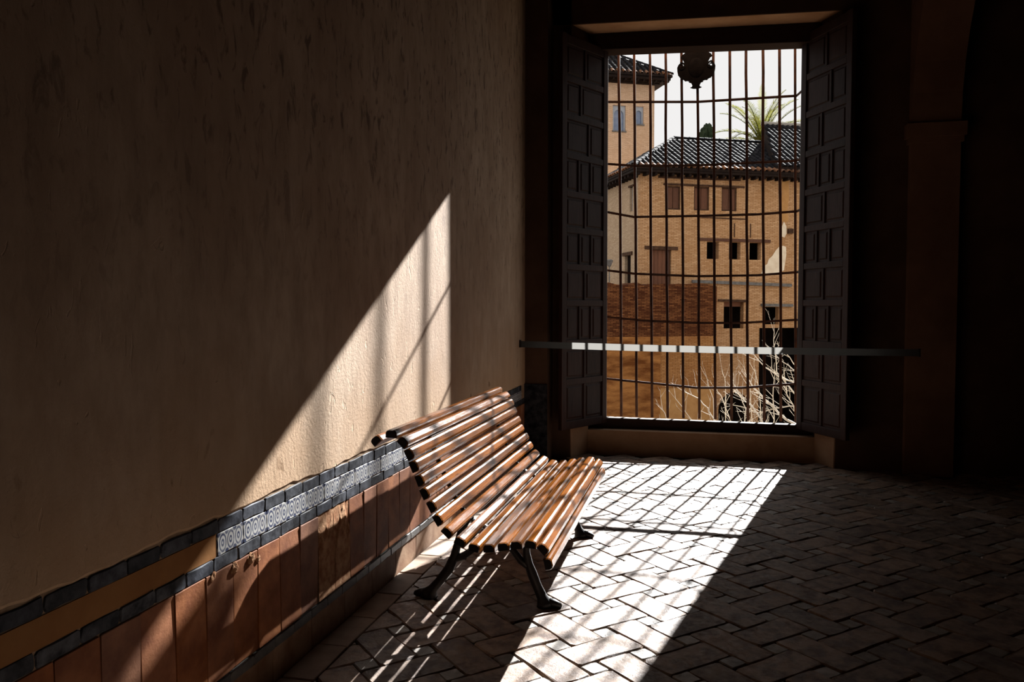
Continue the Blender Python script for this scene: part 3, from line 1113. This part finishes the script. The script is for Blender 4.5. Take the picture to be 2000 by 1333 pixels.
# arch ring over the low gateway
mb = MB()
ac, ar = 5.2, .90
ap = [(ac + ar * math.cos(math.pi * k / 12), -3.8 + .95 * math.sin(math.pi * k / 12)) for k in range(13)]
for k in range(12):
    (xa, za), (xb, zb) = ap[k], ap[k + 1]
    mb.extrude([(xb, zb), (xa, za), (xa, -2.89), (xb, -2.89)], 1, .01, .34)
local(house, mb, 'gateway_arch', 'house_brick')
# window bars / board in low openings, small side window and slit
mb = MB(); mb.box(4.60, 5.59, .20, .24, 1.52, 1.76); local(house, mb, 'transom_board', 'house_wood')
mb = MB(); mb.box(.14, .2, 1.08, 1.50, 6.37, 7.60); local(house, mb, 'pane', 'blue_frame')
mb = MB(); mb.box(-.05, .1, .95, 1.62, 7.60, 7.70); local(house, mb, 'door_lintel', 'lintel')
mb = MB(); mb.box(-.07, .1, 1.05, 2.4, 4.15, 4.33); local(house, mb, 'door_lintel', 'lintel')
mb = MB(); mb.box(.16, .22, 1.30, 2.15, 2.6, 4.15); local(house, mb, 'pane', 'void')  # dark sheet standing in for the unlit inside of the slit
# pale plaster patches
pp = [(6.62, 3.22), (6.72, 3.55), (6.95, 3.72), (7.02, 3.95), (7.22, 4.12), (7.42, 4.42), (7.62, 4.62), (7.85, 4.66), (8.0, 4.60), (8.02, 4.2), (7.96, 3.8), (7.9, 3.4), (7.62, 3.24), (7.2, 3.18)]
mb = MB(); mb.extrude(pp, 1, -.02, .02); local(house, mb, 'plaster_patch', 'pale_patch')
pp = [(7.72, 5.15), (7.66, 5.5), (7.78, 5.72), (7.86, 5.9), (8.0, 5.66), (8.02, 5.3), (7.9, 5.08)]
mb = MB(); mb.extrude(pp, 1, -.02, .02); local(house, mb, 'plaster_patch', 'pale_patch')
pp = [(7.70, 5.95), (7.66, 6.6), (7.74, 7.4), (7.70, 8.1), (8.08, 8.1), (8.14, 7.2), (8.05, 6.5), (8.12, 5.95), (7.92, 5.85)]
mb = MB(); mb.extrude(pp, 1, -.012, .02); local(house, mb, 'plaster_patch', 'house_plaster')
mb = MB(); mb.box(8.07, 8.34, -.16, .05, 5.29, 5.54); local(house, mb, 'vent_block', 'lintel')
for u_ in (5.05, 5.95):
    mb = MB(); mb.box(u_, u_ + .05, -.025, .02, 5.05, 5.75); local(house, mb, 'wall_slit', 'lintel')

# ---- tiled roofs


def half_tile(r=.13, ln=.46, th=.02):
    vs, fs = [], []
    n = 5
    for yy, rr in ((0, r), (ln, r * .86)):
        for k in range(n + 1):
            a = math.pi * k / n
            vs.append((rr * math.cos(a), yy, rr * math.sin(a) * .85))
        for k in range(n + 1):
            a = math.pi * k / n
            vs.append(((rr - th) * math.cos(a), yy, (rr - th) * math.sin(a) * .85))
    m_ = 2 * (n + 1)
    for k in range(n):
        fs.append((k, k + 1, m_ + k + 1, m_ + k))
        fs.append((n + 1 + k, m_ + n + 1 + k, m_ + n + 2 + k, n + 2 + k))
        fs.append((k, n + 1 + k, n + 2 + k, k + 1))
    mb = MB()
    mb.add(vs, fs)
    return mb


TILE = half_tile().mesh('roof_tile', False); TILE.materials.append(MAT['roof_tile'])
TILE_E = half_tile().mesh('eave_tile', False); TILE_E.materials.append(MAT['roof_end'])
tile_count = 0


def tile_plane(parent, O, eu, ev, inside, nu, nv, du, dv, name='roof_tile', limit=300, clay_edge=True):
    """lay half round tiles on a plane: O origin at eave, eu along the eave, ev up the slope"""
    eu = Vector(eu).normalized(); ev = Vector(ev).normalized(); en = eu.cross(ev).normalized()
    M = Matrix((eu, ev, en)).transposed()
    rot = M.to_euler()
    rn = random.Random(4)
    n = 0
    for i in range(nu):
        for j in range(nv):
            p = Vector(O) + eu * (i + .5) * du + ev * (j * dv)
            if not inside((i + .5) * du, (j + .35) * dv):
                continue
            if n >= limit:
                continue
            e = Matrix.Rotation(R(-4), 3, 'X') if False else None
            o = put(name, TILE_E if (j == 0 and clay_edge) else TILE, parent,
                    p + en * (.015 + rn.uniform(0, .012)) - ev * .05, (rot.x + rn.uniform(-.02, .02), rot.y + rn.uniform(-.03, .03), rot.z + rn.uniform(-.02, .02)))
            n += 1
    return n


def roof_slab(mb, pts, th=.12):
    n = len(pts)
    nrm = (Vector(pts[1]) - Vector(pts[0])).cross(Vector(pts[2]) - Vector(pts[0])).normalized()
    if nrm.z < 0:
        nrm = -nrm
    vs = [tuple(Vector(p)) for p in pts] + [tuple(Vector(p) - Vector((0, 0, th))) for p in pts]
    mb.add(vs, [tuple(range(n)), tuple(range(2 * n - 1, n - 1, -1))] + [(i, (i + 1) % n, n + (i + 1) % n, n + i) for i in range(n)])


OV = .60
ZE = 8.33 + 6
ZRG = 10.75 + 6
RW = 4.1
RU = 3.55
E0 = (-OV, -OV, ZE); E1 = (UW + .2, -OV, ZE); Rg0 = (RU, RW, ZRG); Rg1 = (UW + .2, RW, ZRG)
E3 = (-OV, DW + OV, ZE)
mb = MB()
roof_slab(mb, [E0, E1, Rg1, Rg0])
roof_slab(mb, [E0, Rg0, E3])
roof_slab(mb, [E3, Rg0, Rg1, (UW + .2, DW + OV, ZE)])
roof = mb.build('roof', 'eave_wood', house)
slope = Vector((0, RW + OV, ZRG - ZE)); SL = slope.length
hipx = (RU + OV) / SL
n1 = tile_plane(roof, E0, (1, 0, 0), slope, lambda u, v: v < SL - .1 and u > v * hipx + .05 and u < 9.6, 31, 13, .315, .42)
# side (hip) plane
sl2 = Vector((RU + OV, 0, ZRG - ZE)); S2L = sl2.length
tile_plane(roof, E3, (0, -1, 0), sl2, lambda u, v: v < S2L - .1 and u < 10.2 - v * (RW + OV) / S2L - .05 and u > 10.2 - 6.2 and u - 0 > v * (DW + OV - RW) / S2L, 33, 11, .315, .42, name='side_roof_tile')
# hip and ridge caps
for (A_, B_, n_) in ((Vector(E0), Vector(Rg0), 13), (Vector(Rg0), Vector((9.4, RW, ZRG)), 13)):
    d_ = (B_ - A_)
    M = Matrix((d_.normalized().cross(Vector((0, 0, 1))).normalized(), d_.normalized(), d_.normalized().cross(Vector((0, 0, 1))).normalized().cross(d_.normalized()))).transposed()
    for k in range(n_):
        put('ridge_tile', TILE, roof, A_ + d_ * (k / n_) + Vector((0, 0, .06)), M.to_euler(), (1.25, d_.length / n_ / .42, 1.1))
# dark eave soffit and corbels
mb = MB()
mb.box(-OV + .03, UW, -OV + .03, .0, ZE - .24, ZE - .13)
mb.box(-OV + .03, .0, 0, DW, ZE - .24, ZE - .13)
mb.build('soffit', 'eave_wood', house)
for k in range(22):
    mb = MB(); mb.box(-.35 + k * .45, -.23 + k * .45, -OV + .1, 0, ZE - .38, ZE - .24); mb.build('corbel', 'eave_wood', house)
for k in range(16):
    mb = MB(); mb.box(-OV + .1, 0, .4 + k * .45, .52 + k * .45, ZE - .38, ZE - .24); mb.build('corbel', 'eave_wood', house)

# higher roof wing on the right
wing = tag(empty('roof_wing', (*HOUSE, -6.0), HA), 'raised tiled roof block at the right end of the brick house', 'roof')
BU0 = 7.05
bz0, bz1, bw1 = 8.62 + 6, 11.95 + 6, 4.55
A_ = (BU0, -OV + .08, bz0); B_ = (BU0 + 6.0, -OV + .08, bz0)
C_ = (BU0 + 8.0, bw1, bz1); D_ = (BU0 + 2.15, bw1, bz1)
mb = MB(); roof_slab(mb, [A_, B_, C_, D_], .15)
wr = mb.build('roof_slope', 'eave_wood', wing)
ev = Vector((0, bw1 + OV - .08, bz1 - bz0)); EL = ev.length
tile_plane(wr, A_, (1, 0, 0), ev, lambda u, v: v < EL - .1 and u > v * 2.15 / EL + .05 and u < v * 2 / EL + 4.6, 21, 15, .315, .42, clay_edge=False)
mb = MB()
mb.add([A_, D_, (BU0 + 2.15, bw1, bz1 - 1.3), (BU0 + .3, 0.4, bz0 - .1), (BU0 + .2, 0, bz0 - .1)], [(0, 1, 2, 3, 4)])
o = mb.build('gable_wall', 'eave_wood', wing)
sol = o.modifiers.new('solid', 'SOLIDIFY'); sol.thickness = .08
mb = MB(); mb.tube([(BU0 + 2.1, bw1, bz1 + .03), (BU0 + 8, bw1, bz1 + .03)], .14, 8); mb.build('ridge', 'sill_stone', wing)

# ------------------------------------------------------------------ retaining wall in front of the house
ret = tag(empty('retaining_wall', (*HOUSE, -6.0), HA), 'dark red brick and rammed earth retaining wall below the brick house', 'wall')
rn = random.Random(8)
top = [(-9 + k * .35, 2.58 + rn.uniform(-.08, .08)) for k in range(35)]
top = [p for p in top if p[0] < 3.1] + [(3.12, 2.5)]
mb = MB(); mb.extrude([(-9, .1), (3.12, .1)] + list(reversed(top)), 1, -2.0, -.01); local(ret, mb, 'brick_upper_part', 'red_brick')
mb = MB(); mb.box(-9, .25, -2.02, -.01, Z0, .1); local(ret, mb, 'rammed_earth_part', 'rammed')
mb = MB(); mb.box(.25, 3.15, -2.03, -.01, -2.35, .1); local(ret, mb, 'brick_lower_part', 'low_brick')
mb = MB(); mb.box(.25, 3.15, -2.0, -.01, Z0, -2.35); local(ret, mb, 'plaster_part', 'house_plaster')
mb = MB(); mb.box(-8.9, 3.0, -1.95, -.02, 2.40, 2.50); local(ret, mb, 'terrace_paving', 'stone_ledge')
# little lamp post on the terrace
lamp = tag(empty('terrace_lamp', (-2.586, 38.45, 2.68)), 'small grey lamp on a post on the terrace beside the house', 'lamp')
mb = MB(); mb.tube([(0, 0, 0), (0, 0, .75)], .03, 8); mb.build('post', 'stone_ledge', lamp)
mb = MB(); mb.tube([(0, 0, .75), (0, 0, .82), (0, 0, 1.05), (0, 0, 1.10)], [.05, .10, .19, .12], 8); mb.build('lamp_head', 'stone_ledge', lamp)

# ------------------------------------------------------------------ tower
TW = (-1.6, 58.0)
tower = tag(empty('brick_tower', (*TW, -6.0), HA), 'tall pale brick tower with arched windows behind the house', 'tower')
holesT = [(-3.11, -2.15, 13.9, 15.67), (-1.47, -.81, 14.43, 15.69), (-4.7, -3.53, 13.84, 15.65)]
local(tower, wall_with_holes(-9.0, 0, Z0, 17.2, holesT, .4, fa), 'front_wall', 'tower_brick')
mb = MB(); mb.box(-.4, 0, .4, 9, Z0, 17.2); local(tower, mb, 'side_wall', 'tower_brick')
mb = MB(); mb.box(-9, -8.6, .4, 9, Z0, 17.2); local(tower, mb, 'side_wall', 'tower_brick')
mb = MB(); mb.box(-8.6, -.4, 8.6, 9, Z0, 17.2); local(tower, mb, 'rear_wall', 'tower_brick')
for (a, b, c, d) in holesT:
    mb = MB(); mb.box(a, b, .22, .26, c, d)
    wn = local(tower, mb, 'window', 'blue_glass')
    # surround with arched head
    mb = MB()
    fr = .12
    cx_, rr = (a + b) / 2, (b - a) / 2 - fr
    zc_ = d - rr - .28
    mb.box(a, a + fr, .12, .20, c + 6, zc_ + 6); mb.box(b - fr, b, .12, .20, c + 6, zc_ + 6)
    for k in range(10):
        a0, a1 = math.pi * k / 10, math.pi * (k + 1) / 10
        xa, za = cx_ + rr * math.cos(a0), zc_ + rr * math.sin(a0)
        xb, zb = cx_ + rr * math.cos(a1), zc_ + rr * math.sin(a1)
        mb.extrude([(xb, zb + 6), (xa, za + 6), (xa, d + 6), (xb, d + 6)], 1, .12, .20)
    mb.box(a, a + fr, .12, .20, zc_ + 6, d + 6); mb.box(b - fr, b, .12, .20, zc_ + 6, d + 6)
    mb.build('arched_surround', 'blue_frame', wn)
    mb = MB(); mb.box(a - .05, b + .05, -.06, .1, c - .1, c); local(tower, mb, 'window_sill', 'stone_ledge')
tz = 17.72 + 6
tov = .95
apex = (-4.5, 4.5, 21.4 + 6)
c0 = (tov, -tov, tz); c1 = (-9 - tov, -tov, tz); c2 = (-9 - tov, 9 + tov, tz); c3 = (tov, 9 + tov, tz)
mb = MB()
for a_, b_ in ((c1, c0), (c0, c3), (c3, c2), (c2, c1)):
    roof_slab(mb, [a_, b_, apex], .15)
troof = mb.build('roof', 'eave_wood', tower)
tsl = Vector((0, 4.5 + tov, 21.4 + 6 - tz)); TL = tsl.length
tile_plane(troof, c1, (1, 0, 0), tsl, lambda u, v: v < TL - .2 and v * (4.5 + tov) / TL < u < 10.9 - v * (4.5 + tov) / TL and u > 4.5, 26, 15, .42, .46)
d_ = Vector(apex) - Vector(c0)
M = Matrix((d_.normalized().cross(Vector((0, 0, 1))).normalized(), d_.normalized(), d_.normalized().cross(Vector((0, 0, 1))).normalized().cross(d_.normalized()))).transposed()
for k in range(17):
    put('ridge_tile', TILE, troof, Vector(c0) + d_ * (k / 17) + Vector((0, 0, .06)), M.to_euler(), (1.3, d_.length / 17 / .42, 1.1))
mb = MB(); mb.box(-9 - tov + .1, tov - .1, -tov + .1, 0, tz - .34, tz - .16); mb.box(0, tov - .1, 0, 9, tz - .34, tz - .16)
mb.build('soffit', 'eave_wood', tower)
mb = MB(); mb.box(-9.3, .3, -.3, 0, tz - .52, tz - .34); mb.box(-9.3, .55, -.55, 0, tz - .42, tz - .34); mb.build('cornice', 'eave_wood', tower)
for k in range(22):
    mb = MB(); mb.box(-8.8 + k * .45, -8.68 + k * .45, -tov + .15, 0, tz - .46, tz - .34); mb.build('corbel', 'eave_wood', tower)

# ------------------------------------------------------------------ trees


def palm(loc, label):
    e = tag(empty('palm_tree', loc), label, 'palm tree')
    rn = random.Random(21)
    H = 18.4
    mb = MB()
    mb.tube([(0, 0, z * H / 12) for z in range(13)], [.34 + .03 * (k % 2) for k in range(12)] + [.42], 10)
    mb.build('trunk', 'palm_trunk', e)
    for k in range(34):
        az = k * 2.399 + rn.uniform(-.2, .2)
        el = R(82) - (k / 34) ** .9 * R(92) + rn.uniform(-.08, .08)
        ln = rn.uniform(3.2, 4.2)
        droop = rn.uniform(.30, .60) * (1.35 if el < .4 else 1)
        pts = []
        p = Vector((0, 0, H))
        nseg_ = 14
        for s in range(nseg_ + 1):
            pts.append(p.copy())
            a = el - droop * (s / nseg_) ** 1.6 * 2.0
            d = Vector((math.cos(az) * math.cos(a), math.sin(az) * math.cos(a), math.sin(a)))
            p = p + d * (ln / nseg_)
        mb = MB()
        mb.tube(pts, [.045 * (1 - s / nseg_ * .8) for s in range(nseg_ + 1)], 4)
        sub = 44
        for s in range(3, sub):
            f_ = s / sub * nseg_
            i_ = min(int(f_), nseg_ - 1)
            q = pts[i_].lerp(pts[i_ + 1], f_ - i_)
            td = (pts[i_ + 1] - pts[i_]).normalized()
            side = td.cross(Vector((0, 0, 1)))
            if side.length < .05:
                side = Vector((-math.sin(az), math.cos(az), 0))
            side.normalize()
            upv = side.cross(td).normalized()
            L_ = .60 * math.sin(math.pi * (.12 + .86 * s / sub)) ** .7 * rn.uniform(.85, 1.1)
            for sg in (-1, 1):
                d = (side * sg * .62 + td * .75 + upv * rn.uniform(.05, .35)).normalized()
                wv = td * .022
                mid_ = q + d * L_ * .5 + Vector((0, 0, .02))
                tip_ = q + d * L_ - Vector((0, 0, .10 * L_))
                mb.add([q - wv, q + wv, mid_ + wv, mid_ - wv, tip_], [(0, 1, 2, 3), (3, 2, 4)])
        mb.build('frond', 'palm_dry' if (k > 28 and k % 2) else 'palm_leaf', e)
    return e


palm((5.58, 56.0, -6.0), 'green palm tree with arching fronds rising behind the tiled roof')

cy = tag(empty('cypress_tree', (2.0, 54.0, -6.0)), 'dark cypress top showing beside the palm above the roof ridge', 'tree')
bm = bmesh.new(); bmesh.ops.create_icosphere(bm, subdivisions=5, radius=1.0)
for v in bm.verts:
    d = v.co.copy()
    k = 1 + .30 * noise.noise(d * 4.5) + .16 * noise.noise(d * 13)
    t_ = (d.z + 1) / 2
    k += .22 * noise.noise(d * 9)
    v.co = Vector((d.x * .85 * k, d.y * .85 * k, d.z * 4.1 * (1 + .12 * (k - 1))))
me = bpy.data.meshes.new('foliage'); bm.to_mesh(me); bm.free(); me.materials.append(MAT['cypress'])
put('foliage', me, cy, (0, 0, 15.35))
mb = MB(); mb.tube([(0, 0, 0), (0, 0, 12)], [.25, .12], 8); mb.build('trunk', 'palm_trunk', cy)


def bare_tree(loc, label):
    e = tag(empty('bare_tree', loc), label, 'tree')
    rn = random.Random(33)
    O = Vector(loc)

    def grow(mb, p, d, r, ln, lvl):
        n = max(3, int(ln / .09))
        pts, rad = [p.copy()], [r]
        kids = []
        for s in range(n):
            d = (d + Vector((rn.uniform(-1, 1), rn.uniform(-1, 1), rn.uniform(-.6, .9))) * .13 + Vector((0, 0, .03))).normalized()
            p = p + d * (ln / n)
            pts.append(p.copy())
            rad.append(r * (1 - .72 * (s + 1) / n))
            if lvl < 3 and s > n * (.18 if lvl else .25) and rn.random() < (.50 if lvl == 0 else .62):
                kids.append((p.copy(), d.copy(), rad[-1], 1 - s / n))
        mb.tube(pts, rad, 5 if lvl < 2 else 4)
        for kp, kd, kr, fr in kids:
            ax = Vector((rn.uniform(-1, 1), rn.uniform(-1, 1), rn.uniform(-1, 1))).cross(kd).normalized()
            nd = (Matrix.Rotation(R(rn.uniform(22, 48)), 3, ax) @ kd)
            nd.z += .18
            nd.normalize()
            grow(mb, kp, nd, max(kr * .62, .0035), ln * rn.uniform(.30, .52) * (.55 + .6 * fr), lvl + 1)
    base = Vector((2.9, 13.2, -2.4)) - O
    mb = MB()
    mb.tube([Vector((3.35, 13.5, -6.0)) - O, Vector((3.2, 13.4, -4.2)) - O, base], [.14, .11, .08], 8)
    mb.build('trunk', 'bark_white', e, True)
    LIMBS = [
        (.024, [(3.16, 13.0, -0.34), (2.98, 13.0, -0.25), (2.87, 13.0, -0.15), (2.67, 13.0, 0.05), (2.51, 13.0, 0.21), (2.44, 13.0, 0.31)]),
        (.018, [(3.18, 13.3, 0.25), (3.12, 13.3, 0.3), (2.89, 13.3, 0.4), (2.69, 13.3, 0.53), (2.51, 13.3, 0.73)]),
        (.016, [(2.66, 12.8, -0.41), (2.6, 12.8, -0.25), (2.47, 12.8, -0.05), (2.37, 12.8, 0.06), (2.26, 12.8, 0.16), (2.18, 12.8, 0.29)]),
        (.014, [(2.2, 13.1, -0.48), (2.13, 13.1, -0.27), (2.03, 13.1, 0.02), (1.94, 13.1, 0.15)]),
        (.013, [(1.99, 12.7, -0.39), (1.85, 12.7, -0.18), (1.79, 12.7, -0.08), (1.66, 12.7, 0.07), (1.44, 12.7, 0.17)]),
        (.010, [(1.63, 12.9, -0.43), (1.51, 12.9, -0.25), (1.39, 12.9, -0.1), (1.29, 12.9, 0.04)]),
        (.014, [(2.81, 13.4, -0.5), (2.83, 13.4, -0.33), (2.82, 13.4, 0.06), (2.83, 13.4, 0.33)]),
        (.013, [(2.32, 12.9, -0.44), (2.35, 12.9, -0.26), (2.36, 12.9, -0.09), (2.28, 12.9, 0.1), (2.23, 12.9, 0.2)]),
        (.013, [(2.95, 13.3, 0.36), (2.86, 13.3, 0.46), (2.84, 13.3, 0.7), (2.8, 13.3, 0.86), (2.81, 13.3, 1.1)]),
        (.013, [(3.17, 13.2, 0.48), (3.1, 13.2, 0.51), (2.94, 13.2, 0.64), (2.83, 13.2, 0.74)]),
        (.011, [(2.87, 13.0, -0.07), (2.77, 13.0, -0.1), (2.56, 13.0, -0.16), (2.42, 13.0, -0.1), (2.19, 13.0, -0.05)]),
        (.008, [(1.2, 12.8, -0.38), (1.13, 12.8, -0.21), (1.09, 12.8, -0.13)]),
        (.010, [(2.08, 13.2, -0.41), (2.07, 13.2, -0.06), (2.05, 13.2, 0.35), (2.01, 13.2, 0.49)]),
        (.013, [(3.2, 13.4, -0.31), (3.12, 13.4, -0.06), (3.03, 13.4, 0.11), (3.02, 13.4, 0.2)]),
        (.010, [(1.89, 13.0, -0.39), (1.87, 13.0, 0.04), (1.77, 13.0, 0.38)]),
        (.011, [(2.65, 13.5, -0.43), (2.61, 13.5, 0.09), (2.54, 13.5, 0.44)]),
        (.011, [(2.5, 13.3, -0.41), (2.45, 13.3, 0.2), (2.36, 13.3, 0.52)]),
        (.014, [(3.19, 13.4, 0.5), (3.11, 13.4, 0.62), (3.02, 13.4, 0.74)])]
    for r, path in LIMBS:
        pth = [Vector(p) - O for p in path]
        mb = MB()
        st = base + Vector((rn.uniform(-.05, .05), rn.uniform(-.05, .05), rn.uniform(-.1, .2)))
        if path[0][2] > -.1:
            st = Vector((3.55, 13.4, -.9)) - O
        out = (pth[1] - pth[0]).normalized()
        c1 = pth[0] - out * .7
        lead = []
        for k in range(8):
            t_ = k / 8
            lead.append(st * (1 - t_) ** 2 + c1 * 2 * t_ * (1 - t_) + pth[0] * t_ ** 2)
        pts = lead + pth
        # small irregular kinks along the limb
        fine = []
        for a, b in zip(pts[:-1], pts[1:]):
            for q in (0, .5):
                fine.append(a.lerp(b, q) + Vector((rn.uniform(-1, 1), rn.uniform(-1, 1), rn.uniform(-1, 1))) * .010)
        fine.append(pts[-1])
        n = len(fine)
        mb.tube(fine, [max(.0055, r * (1.6 - 1.2 * k / n)) for k in range(n)], 6)
        for k in range(int(n * .55), n):
            if rn.random() < .75:
                d = (fine[min(k + 1, n - 1)] - fine[k - 1]).normalized()
                ax = Vector((rn.uniform(-.4, .4), 1, rn.uniform(-.4, .4))).cross(d).cross(d).normalized()
                nd = Matrix.Rotation(R(rn.choice((-1, 1)) * rn.uniform(25, 55)), 3, ax) @ d
                nd.z += .25
                nd.normalize()
                grow(mb, fine[k], nd, max(r * .45, .0045), rn.uniform(.16, .38), 2)
        grow(mb, fine[-1], (fine[-1] - fine[-2]).normalized(), max(r * .35, .004), .22, 2)
        mb.build('branch', 'bark_white', e)
    mb = MB(); mb.tube([base, Vector((3.3, 13.4, -1.6)) - O, Vector((3.55, 13.4, -.9)) - O, Vector((3.6, 13.4, -.1)) - O], [.07, .06, .05, .03], 7)
    mb.build('branch', 'bark_white', e)
    return e


bare_tree((3.3, 13.5, -6.0), 'pale leafless tree with twisting branches just outside the grille')
